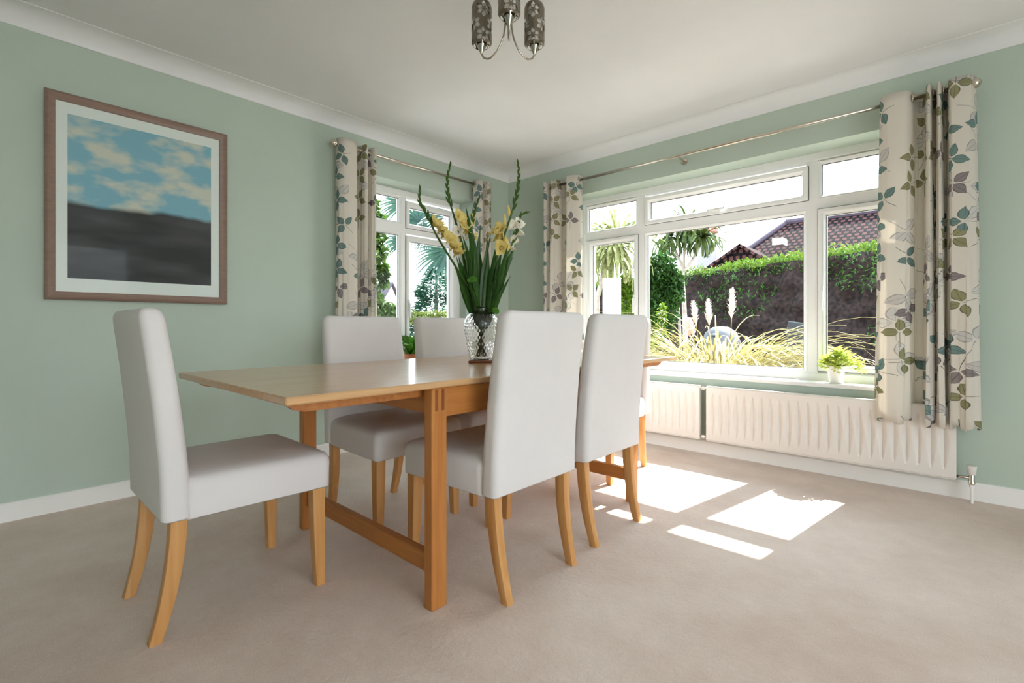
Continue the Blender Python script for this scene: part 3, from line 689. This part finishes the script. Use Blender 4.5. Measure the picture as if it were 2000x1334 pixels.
for lb, px, dz, bl, lv in stems:
    g = thing('gladiolus', lb, 'flower', (VC.x, VC.y, VZ+.02), 0, 'gladioli in the vase')
    P = [atD(x, y, vd+dz*(i/(len(px)-1))) for i, (x, y) in enumerate(px)]
    P = [VC+UP*(VZ+.02)+RT*rg_.uniform(-.02,.02)+FW*rg_.uniform(-.02,.02), VC+UP*(VZ+.15)+(P[0]-VC-UP*P[0].z)*.6] + P
    path = catmull(P, 5); o0 = g.location.copy(); n = len(path)
    MB().tube([p-o0 for p in path], [.0055 if i < n*.55 else .0055-.0038*(i-n*.55)/(n*.45) for i in range(n)], 7).build('stem', M['glads'], g, smooth=True)
    for i in range(int(n*.66), n):                          # buds alternate up the spike
        t = (i-n*.66)/(n*.34); d = (path[min(i+1, n-1)]-path[i-1]).normalized(); sd = RT*(1 if i % 2 else -1)+FW*rg_.uniform(-.5,.5)
        put_obj('bud', BUDG, g, path[i], d+sd*(.30-.22*t), .95-.45*t)
    for x, y, kd in bl:
        dd = vd+dz*.6+rg_.uniform(-.03,.02); p = atD(x, y, dd); near = min(path, key=lambda q: (q-p).length)
        dv = (p-near); dv = dv.normalized() if dv.length > .006 else RT
        dv = dv*.9-FW*.65+UP*.45+RT*rg_.uniform(-.2,.2)
        put_obj('blossom' if kd != 'yb' else 'bud', {'y': PETY, 'w': PETW, 'yb': BUDY}[kd], g, p-dv.normalized()*.02, UP*.9+dv*.2 if kd == 'yb' else dv, rg_.uniform(.85,1.05))
    for x, y in lv:
        mb = MB(); e = atD(x, y, vd+dz*.5+rg_.uniform(-.04,.04)); b0 = VC+UP*(VZ+.06)+RT*rg_.uniform(-.012,.012)
        m0 = MOUTH+RT*((x-940)/FPX*vd*.12)+FW*rg_.uniform(-.02,.02)
        blade(mb, m0-o0-UP*.10, e-o0, rg_.uniform(.026,.040), RT*(-.05 if x > 940 else .05)*rg_.uniform(.4,1), rg_.uniform(-.6,.6)); mb.build('leaf', M['gladl'], g, smooth=True)
fr_ = thing('foliage_spray', 'dark green leaf sprays filling the middle of the bouquet', 'foliage', (VC.x, VC.y, VZ+.06)); o0 = fr_.location.copy()
for i in range(30):
    x = rg_.uniform(888, 1004); y = rg_.uniform(448, 530)+abs(x-942)*.35; mb = MB(); e = atD(x, y, vd+rg_.uniform(-.07,.07)); m0 = MOUTH+RT*((x-940)/FPX*vd*.25)+FW*rg_.uniform(-.025,.025)
    blade(mb, m0-o0-UP*.08, e-o0, rg_.uniform(.016,.032), RT*rg_.uniform(-.06,.06), rg_.uniform(-.9,.9)); mb.build('leaf', M['gladl'], fr_, smooth=True)
for x, y, r, a in ((922,545,.026,.2),(968,606,.022,-1.0)):
    p = atD(x, y, vd-.06); mb = MB(); n0 = 0
    pts = [(0,0,0)]+[(r*math.cos(q), r*.75*math.sin(q), -.25*r*math.cos(q)**2) for q in [2*PI*k/14 for k in range(14)]]
    R3 = Matrix.Rotation(YAW,3,'Z') @ Matrix.Rotation(1.0,3,'X') @ Matrix.Rotation(a,3,'Z')
    mb.add([R3 @ Vector(q)+p-o0 for q in pts], [(0, 1+k, 1+(k+1) % 14) for k in range(14)]); mb.tube([p-o0, MOUTH+UP*-.03-o0], .002, 5); mb.build('leaf', M['house'], fr_, smooth=True)

# ------------------------------------------------------------------ plants on the window sills
SZ = BZ0+.0265
pp = atY(1633, 742, .075)
pl = thing('potted_plant', 'lime green leafy plant in small white pot on the wide window sill', 'potted plant', (pp.x, .075, SZ))
MB().lathe([(.036,0),(.038,.003),(.050,.098),(.053,.104),(.053,.112),(.049,.112),(.047,.095),(.002,.094)], 32).build('pot', M['potwhite'], pl, angle=40)
MB().lathe([(.047,.088),(.047,.097),(.001,.099)], 20).build('soil', M['soil'], pl)
rp_ = random.Random(11)
for k in range(34):
    a = rp_.uniform(0, 2*PI); t = math.sqrt(rp_.random()); hx, hz = .115*t, .10+.125*(1-.55*t*t)*rp_.uniform(.75,1.05)-.03*t
    tip = Vector((hx*math.cos(a)+.018, hx*math.sin(a)*.8, hz)); mb = MB(); mb.tube([(0,0,.095), (tip.x*.5, tip.y*.5, hz*.75+.03), tip], .0028, 5)
    for j in range(11):
        q = Matrix.Rotation(2*PI*j/11*2.4,3,'Z') @ Matrix.Rotation(-.75+.11*j,3,'Y'); mb.leaf(tip-UP*.004*(j), q, rp_.uniform(.034,.048), .017, .3)
    mb.build('leaf_rosette', M['lime'], pl)
pp = atX(803, 690, -.09)
pl = thing('potted_plant', 'broad leaved green plant on the narrow window sill between two chair backs', 'potted plant', (-.085, pp.y, SZ))
MB().lathe([(.045,0),(.048,.004),(.062,.11),(.066,.115),(.066,.128),(.061,.128),(.058,.11),(.002,.109)], 28).build('pot', M['terracotta'], pl, angle=40)
for k in range(22):
    a = k*2.4; ln = rp_.uniform(.16,.24)*(1 if k > 6 else .8); mb = MB(); mb.strap((.02*math.cos(a), .02*math.sin(a), .10+.012*(k % 7)), a, ln, .062, rp_.uniform(.75,1.45), rp_.uniform(.5,1.1), 7, .35); mb.build('leaf', M['house'], pl, smooth=True)

# ------------------------------------------------------------------ garden beyond the windows
GZ = -.25
b = MB(); b.box(-40, 40, .5, 45, GZ-.1, GZ); b.box(-40, -.6, -40, .5, GZ-.1, GZ); b.box(-.6, 40, -40, RY-.6, GZ-.1, GZ); b.box(RX+.6, 40, RY-.6, .5, GZ-.1, GZ)
struct(b.build('ground', M['lawn']))
def cloud(mb, n, c, rad, ln, rng, shell=.55, flat=1.0):
    for _ in range(n):
        while True:
            v = Vector((rng.uniform(-1,1), rng.uniform(-1,1), rng.uniform(-1,1)))
            if shell < v.length < 1: break
        p = Vector((c[0]+v.x*rad[0], c[1]+v.y*rad[1], c[2]+v.z*rad[2])); l = ln*rng.uniform(.6,1.3); mb.leaf(p, rot_rand(rng), l, l*.55)
    return mb
rg = random.Random(21)
# clipped hedge along the garden end
HY = 8.0
htop = lambda x: 2.36+.057*(x+.5)
hd = thing('hedge', 'tall clipped hedge with dark shaded face and sunlit green top', 'hedge', (0, HY+.6, GZ))
mb = MB(); nx, nz = 120, 24
def hface(x, z): return .10*math.sin(x*5.1+z*3)+.07*math.sin(x*11.3-z*7)+.05*math.sin(z*13+x*2)
rows = []
for k in range(nz+1):
    rows.append([(-7+15*i/nx, -.6+hface(-7+15*i/nx, k*.11), (htop(-7+15*i/nx)-GZ-.12)*k/nz) for i in range(nx+1)])
rows.append([(p[0], .6, p[2]) for p in rows[-1]]); rows.append([(p[0], .6, 0) for p in rows[-1]])
mb.loft(rows, False, False, False); mb.build('twig_core', M['hedgecore'], hd, smooth=True)
mb = MB()
for _ in range(9500):
    x = rg.uniform(-6.5,7.5); z = rg.random()**.6*(htop(x)-GZ-.1); 
    if math.sin(x*2.3+1.3*z)+math.sin(z*4.1-x*.9) < .35 and z < htop(x)-GZ-.35: continue
    mb.leaf(Vector((x, -.64+hface(x, z)-rg.uniform(0,.06), z)), rot_rand(rg), rg.uniform(.06,.13), rg.uniform(.02,.045))
tag(mb.build('foliage', M['hedge'], hd), kind='stuff')
mb = MB()
for _ in range(15000):
    x = rg.uniform(-6.5,7.5); y = rg.uniform(-.72,.6); u = rg.random()
    z = htop(x)-GZ-.16+.16*u+.06*math.sin(x*3.1)*math.sin(x*1.7+y*4)+(.1*max(0, math.sin(x*.9+.5)))*u
    mb.leaf(Vector((x, y, z)), rot_rand(rg), rg.uniform(.07,.15), rg.uniform(.025,.05))
tag(mb.build('top_growth', M['hedgetop'], hd), kind='stuff')

# neighbouring house
nh = thing('neighbouring_house', 'house with brown tiled hipped roof rising above the hedge', 'house', (0, 16, GZ))
def roofplane(P, name, parent, mat='tiles'):
    P = [Vector(p)-Vector((0,16,GZ)) for p in P]; mb = MB(); nrm = (P[1]-P[0]).cross(P[2]-P[0]).normalized(); u = Vector((0,0,1)).cross(nrm)
    u = u.normalized() if u.length > .05 else Vector((1,0,0)); vv = nrm.cross(u); mb.add(P, [tuple(range(len(P)))]); mb.uv = [(p.dot(u), p.dot(vv)) for p in P]
    o = mb.build(name, M[mat], parent); s = o.modifiers.new('thickness','SOLIDIFY'); s.thickness = .08; return o
rA = atY(1535,437,16.5); rz = rA.z
roofplane([(-3.3,13.2,2.35),(9,13.2,2.35),(9,16.5,rz),(rA.x,16.5,rz)], 'roof', nh)
roofplane([(-3.3,19.8,2.35),(-3.3,13.2,2.35),(rA.x,16.5,rz)], 'roof', nh)
roofplane([(9,19.8,2.35),(-3.3,19.8,2.35),(rA.x,16.5,rz),(9,16.5,rz)], 'roof', nh)
MB().tube([Vector((rA.x,16.5,rz+.05))-Vector((0,16,GZ)), Vector((9,16.5,rz+.05))-Vector((0,16,GZ))], .11, 8).build('ridge_tiles', M['slate'], nh)
MB().tube([Vector((rA.x,16.5,rz+.03))-Vector((0,16,GZ)), Vector((-3.3,13.2,2.38))-Vector((0,16,GZ))], .09, 8).build('hip_tiles', M['slate'], nh)
gp = atY(1447,477,13.0); g0 = atY(1392,512,13.0); g1 = atY(1496,512,13.0)
roofplane([(g0.x,13,g0.z-.9),(g1.x,13,g0.z-.9),(g1.x,13,g0.z),(gp.x,13,gp.z-.05),(g0.x,13,g0.z)], 'tile_hung_gable', nh)
roofplane([(g1.x+.25,12.85,g0.z-.22),(g1.x+.25,15.5,g0.z-.22),(gp.x,15.5,gp.z),(gp.x,12.85,gp.z)], 'gable_roof', nh)
roofplane([(g0.x-.25,15.5,g0.z-.22),(g0.x-.25,12.85,g0.z-.22),(gp.x,12.85,gp.z),(gp.x,15.5,gp.z)], 'gable_roof', nh)
MB().box(-3.1, 8.8, -2.6, 3.6, 0, 2.7).build('wall', M['render'], nh)
c0 = atY(1367,447,15); c1 = atY(1394,447,15)
ch = MB().box(c0.x, c1.x, -1.35, -.75, 0, c0.z-GZ-.25).build('chimney', M['greyrender'], nh); MB().box(c0.x-.05, c1.x+.05, -1.4, -.7, c0.z-GZ-.25, c0.z-GZ).build('chimney_cap', M['wallext'], ch)
for k in (.28, .72): MB().lathe([(.10,0),(.09,.3),(.10,.32)], 12, (c0.x+(c1.x-c0.x)*k, -1.05, c0.z-GZ)).build('chimney_pot', M['terracotta'], ch)
s0 = atY(1524,471,14.6); MB().box(s0.x-.16, s0.x+.16, -1.75, -1.2, s0.z-GZ-.16, s0.z-GZ+.06).build('roof_light', M['upvc'], nh)

# cordyline palms
def crown(mb, c, n, ln, wd, rng, up=1.35, lo=-.7):
    for k in range(n):
        mb.strap(c, rng.uniform(0,2*PI), ln*rng.uniform(.75,1.1), wd, rng.uniform(lo, up), rng.uniform(.5,1.7), 6, .25)
    return mb
def cordyline(label, Y, trunks, crowns, ln, r=.05, n=95, mat='cordy'):
    p0 = atY(*trunks[0][0], Y); rt = thing('cabbage_palm', label, 'palm', (p0.x, Y, GZ)); o0 = rt.location
    for t in trunks:
        pts = [atY(x, y, Y) for x, y in t]
        if t is trunks[0]: pts = [Vector((pts[0].x+.05, Y, GZ))]+pts
        pts = catmull(pts, 4); rr = r if t is trunks[0] else r*.62
        MB().tube([p-o0 for p in pts], [rr*(1-.3*i/len(pts)) for i in range(len(pts))], 8).build('trunk', M['trunk'], rt, smooth=True)
    for x, y in crowns: tag(crown(MB(), atY(x, y, Y)-o0, n, ln, .045, rg).build('leaf_crown', M[mat], rt, smooth=True), kind='stuff')
    return rt
cordyline('branching cabbage palm with forked pale trunk before the hedge', 5.2, [[(1338,640),(1336,590),(1333,540),(1336,526)],[(1336,530),(1326,505),(1316,485),(1310,470)],[(1336,530),(1336,500),(1340,470),(1344,452)],[(1336,530),(1352,508),(1364,485),(1372,466)]], [(1308,462),(1344,446),(1373,462)], .52)
cordyline('thin stemmed cabbage palm leaning left of the forked one', 4.6, [[(1326,615),(1318,590),(1308,560),(1300,530),(1294,510)]], [(1291,498)], .45, .028, 40)
cordyline('cabbage palm with drooping pale leaves behind the white post', 3.4, [[(1166,600),(1170,570),(1180,530),(1192,495)]], [(1192,486),(1206,478)], .8, .05, 120, 'strapy')
MBp = MB().box(-.10, .10, -.10, .10, 0, 1.9, .008); pp = atY(1195, 600, 2.7)
tag(MBp.build('garden_post', M['render'], None, loc=(pp.x, 2.7, GZ)), 'white square post outside the left casement of the wide window', 'post')

# shrubs
def shrub(label, blobs, n, ln, mat, Yc, base_px, name='shrub', stem=True):
    c = atY(*base_px, Yc); rt = thing(name, label, 'shrub', (c.x, Yc, GZ)); o0 = rt.location
    mb = MB()
    for x, y, rx, rz in blobs:
        p = atY(x, y, Yc)-o0; k = (p+o0-CAM).dot(FW)/FPX; cloud(mb, n, p, (rx*k, rx*k*.7, rz*k), ln, rg, .2)
    tag(mb.build('foliage', M[mat], rt), kind='stuff')
    if stem:
        q = MB()
        for x, y, rx, rz in blobs: p = atY(x, y, Yc)-o0; q.tube([(0,0,0), (p.x*.5, p.y*.5, p.z*.6), p], .014, 6)
        q.build('stem', M['darktrunk'], rt, smooth=True)
    return rt
shrub('dense dark green shrub left of the palms beside the window frame', [(1275,560,26,50),(1290,530,32,36),(1275,640,24,60),(1300,600,26,60),(1316,560,22,40)], 900, .085, 'shrub', 4.2, (1282,660))
shrub('bright lime shrub behind the white post', [(1226,585,15,42),(1220,560,12,26)], 500, .085, 'shrubl', 3.9, (1226,640))
sf = shrub('small flowering shrub with white flower spikes beside the pampas grass', [(1290,640,9,40),(1282,680,12,26),(1294,612,5,24)], 160, .06, 'shrubl', 2.8, (1288,690))
mb = MB(); p = atY(1292,622,2.78)-sf.location; cloud(mb, 60, p, (.04,.04,.14), .045, rg, .1); mb.build('flower_spike', M['petalw'], sf)

# pampas grass
pc = atY(1400, 700, 2.1)
pg = thing('pampas_grass', 'sunlit pampas grass clump with feathery plumes outside the window', 'grass', (pc.x, 2.1, GZ))
mb = MB()
for k in range(1900):
    a = rg.uniform(0, 2*PI); r0 = rg.uniform(0,.34); mb.strap((r0*math.cos(a), r0*math.sin(a), .05), a+rg.uniform(-.5,.5), rg.uniform(1.1,2.05), rg.uniform(.012,.019), rg.uniform(1.0,1.56), rg.uniform(1.1,2.6), 10, .3)
tag(mb.build('blades', M['pampas'], pg, smooth=True), kind='stuff')
for (x, y), (x2, y2) in (((1430,566),(1428,640)), ((1383,588),(1386,650)), ((1354,592),(1362,650)), ((1340,622),(1350,670)), ((1348,625),(1356,668))):
    t_, b_ = atY(x, y, 2.0)-pg.location, atY(x2, y2, 2.05)-pg.location; MB().tube(catmull([Vector((b_.x*.4,0,.1)), b_, t_], 6), .004, 6).build('stalk', M['pampas'], pg, smooth=True)
    ax = (t_-b_); L = ax.length; ax.normalize(); mb = MB()
    mb.tube([b_.lerp(t_, q) for q in (.25,.4,.6,.8,.95,1.04)], [.006,.020,.026,.024,.013,.003], 9)
    for _ in range(170):
        q = rg.uniform(.25,1.0); p = b_.lerp(t_, q); mb.leaf(p, (ax+Vector((rg.uniform(-.6,.6), rg.uniform(-.6,.6), rg.uniform(-.1,.4)))).to_track_quat('X','Z').to_matrix(), .07*math.sin(PI*(.15+.75*q))+.02, .006)
    mb.build('plume', M['plume'], pg)

# garden bits behind the grass
p = atY(1408, 660, 4.3); k = (p-CAM).dot(FW)/FPX
bq = thing('barbecue', 'pale grey rounded barbecue half hidden behind the pampas grass', 'barbecue', (p.x, 4.3, GZ)); bq.scale = (1.1,1.1,1.08)
MB().lathe([(.02,.54),(.15,.58),(.25,.72),(.265,.82),(.26,.88),(.21,1.01),(.11,1.085),(.02,1.10)], 28).build('bowl', M['greycover'], bq, smooth=True)
MB().lathe([(.05,0),(.055,.02),(.012,.05),(.012,.06),(.001,.06)], 16, (0,-.22,.96)).build('vent', M['darkgrey'], bq)
for a in (.3, 2.4, 4.5): MB().tube([(.15*math.cos(a),.15*math.sin(a),.62), (.30*math.cos(a),.30*math.sin(a),0)], .014, 8).build('leg', M['darkgrey'], bq, smooth=True)
p = atY(1492, 675, 4.2)
bn = thing('garden_bench', 'small slatted wooden bench in the garden near the hedge', 'bench', (p.x, 4.2, GZ))
for i in range(3): MB().box(-.30, .30, -.18+i*.125, -.07+i*.125, p.z-GZ-.05, p.z-GZ, .005).build('slat', M['plank'], bn)
for sx in (-.24, .24):
    for sy in (-.14, .14): MB().box(sx-.025, sx+.025, sy-.025, sy+.025, 0, p.z-GZ-.05, .004).build('leg', M['plank'], bn)
p = atY(1530, 690, 3.4)
pt_ = thing('stone_planter', 'grey stone planter beside the wooden bench', 'planter', (p.x, 3.4, GZ))
MB().lathe([(.10,0),(.11,.03),(.08,.06),(.08,.45),(.13,.62),(.14,.80),(.15,.84),(.13,.84),(.12,.76),(.002,.75)], 24).build('body', M['stone'], pt_, angle=40)
cloud(MB(), 60, (0,0,.86), (.10,.10,.06), .06, rg, .1).build('plant', M['shrub'], pt_)
p = atY(1562, 700, 3.6)
pa_ = tag(MB().box(-.16, .16, -.02, .02, 0, 1.25, .01).build('grey_panel', M['panel'], None, loc=(p.x-.17, 3.6, GZ)), 'dark grey panel leaning outside near the window mullion', 'panel'); pa_.rotation_euler = (0, math.radians(9), 0)

# ---- view through the narrow window
def sideshrub(name, label, cat, X, blobs, n, ln, mat, base_px, sh=.2):
    c = atX(*base_px, X); rt = thing(name, label, cat, (X, c.y, GZ)); o0 = rt.location; mb = MB()
    for x, y, ry, rz in blobs:
        p = atX(x, y, X)-o0; k = (p+o0-CAM).dot(FW)/FPX; cloud(mb, n, p, (ry*k*.7, ry*k*1.1, rz*k), ln, rg, sh)
    tag(mb.build('foliage', M[mat], rt), kind='stuff'); return rt
cl = sideshrub('climber', 'leafy climber hanging at the left of the narrow window', 'climber', -1.1, [(716,400,26,42),(722,470,22,60),(718,530,16,50),(744,500,9,50),(748,540,8,22),(735,440,14,30),(728,585,18,22),(760,610,22,18)], 260, .075, 'ivy', (722,640))
p = atX(724, 640, -1.1); MB().tube(catmull([(.0,0,0), (.02,.02,.8), (-.02,-.03,1.5), (.02,.0,2.3)], 5), .035, 8).build('stem', M['darktrunk'], cl, smooth=True)
def fan(c, az, el, rad, n, spread, rng):
    """one palm fan: n narrow leaflets radiating from a hub"""
    mb = MB(); ax = Vector((math.cos(az)*math.cos(el), math.sin(az)*math.cos(el), math.sin(el))); nrm = (FW*-1+UP*.3).normalized(); nrm = (nrm-ax*nrm.dot(ax)).normalized(); sd = nrm.cross(ax)
    for k in range(n):
        th = -spread+2*spread*k/(n-1); d = ax*math.cos(th)+sd*math.sin(th); L = rad*(.75+.25*math.cos(th))*rng.uniform(.92,1.05); q = d.cross(nrm).normalized(); n0 = len(mb.v)
        for i in range(6):
            t = i/5; wv = rad*.036*(.5+1.6*t if t < .35 else max(.02, 1.06*(1-t)/.65)); p = Vector(c)+d*(L*t)-UP*(rad*.30*t**3)+nrm*.01*math.sin(k*2)
            mb.v += [tuple(p-q*wv+nrm*wv*.5), tuple(p), tuple(p+q*wv+nrm*wv*.5)]
            if i < 5: a = n0+i*3; mb.f += [(a, a+1, a+4, a+3), (a+1, a+2, a+5, a+4)]
    return mb
PX = -2.2
fp = thing('fan_palm', 'fan palm with dark split leaves outside the narrow window', 'palm', (PX, atX(905, 620, PX).y, GZ)); o0 = fp.location
top = atX(905, 440, PX)-o0
MB().tube(catmull([(0,0,0), (.03,0,top.z*.5), (0,0,top.z)], 6), .09, 10).build('trunk', M['darktrunk'], fp, smooth=True)
fwang = math.atan2(-RT.y, -RT.x)
for x, y, da, el, rad, spr in ((874,490,.0,-.45,.62,1.5),(818,432,.0,.75,.40,1.6),(800,395,.0,.25,.52,.9),(800,470,.0,.25,.45,.8),(868,420,0,.5,.55,1.5),(840,452,0,-.25,.42,1.3)):
    c = atX(x, y, PX)-o0; st = MB().tube([c, (c+top)*.5+UP*.08, top], .009, 6).build('leaf_stalk', M['darktrunk'], fp, smooth=True)
    fan(c, fwang+da, el, rad, 22, spr, rg).build('fan_leaf', M['palm'], fp)
CXX = -7.0; c = atX(852, 625, CXX); k = (c-CAM).dot(FW)/FPX
cf = thing('conifer', 'blue green conifer with layered branches beyond the narrow window', 'tree', (CXX, c.y, GZ)); hh = atX(852, 520, CXX).z-GZ; mb = MB()
for i in range(5200):
    t = rg.random()**.7; z = hh*(1-t*.92); rad = (.12+1.25*t)*(1+.25*math.sin(z*9)); a = rg.uniform(0, 2*PI); q = rad*math.sqrt(rg.uniform(.25,1))
    mb.leaf(Vector((q*math.cos(a), q*math.sin(a), z-.18*q)), (Vector((math.cos(a), math.sin(a), rg.uniform(-.1,.5)))).to_track_quat('X','Z').to_matrix(), rg.uniform(.14,.26), .07)
tag(mb.build('needles', M['conifer'], cf), kind='stuff'); MB().tube([(0,0,0), (0,0,hh*.95)], [.12,.02], 8).build('trunk', M['darktrunk'], cf)
sideshrub('low_hedge', 'low yellow green hedge beyond the narrow window', 'hedge', -5.0, [(745,616,30,13),(772,612,24,11),(795,620,24,12),(820,622,24,11),(860,618,34,10)], 420, .09, 'hedgelow', (770,640))
XH = -24.0; h0, h1, hp = atX(748,590,XH), atX(778,592,XH), atX(767,556,XH)
fh = thing('distant_house', 'far pale pink gabled house seen through the narrow window', 'house', (XH, (h0.y+h1.y)/2, GZ)); o0 = fh.location
y0, y1 = h0.y-o0.y, h1.y-o0.y; ze = h0.z-GZ; zp = hp.z-GZ; yp = hp.y-o0.y
mb = MB(); mb.loft([[(x, y0, 0), (x, y1, 0), (x, y1, ze), (x, (y0+y1)/2, zp), (x, y0, ze)] for x in (-5, 0)]); mb.build('wall', M['pinkwall'], fh)
for ya, nm in ((y0, 0), (y1, 1)):
    e = .25 if nm else -.25; mb = MB(); yr = (y0+y1)/2
    mb.loft([[(x, ya+e, ze-.15), (x, yr, zp+.04), (x, yr, zp+.16), (x, ya+e, ze-.03)] for x in (-5.2, .25)]); mb.build('roof', M['slate'], fh)
MB().box(0, .04, -.45, .45, ze*.45, ze*.45+1.0).build('window', M['darkgrey'], fh)
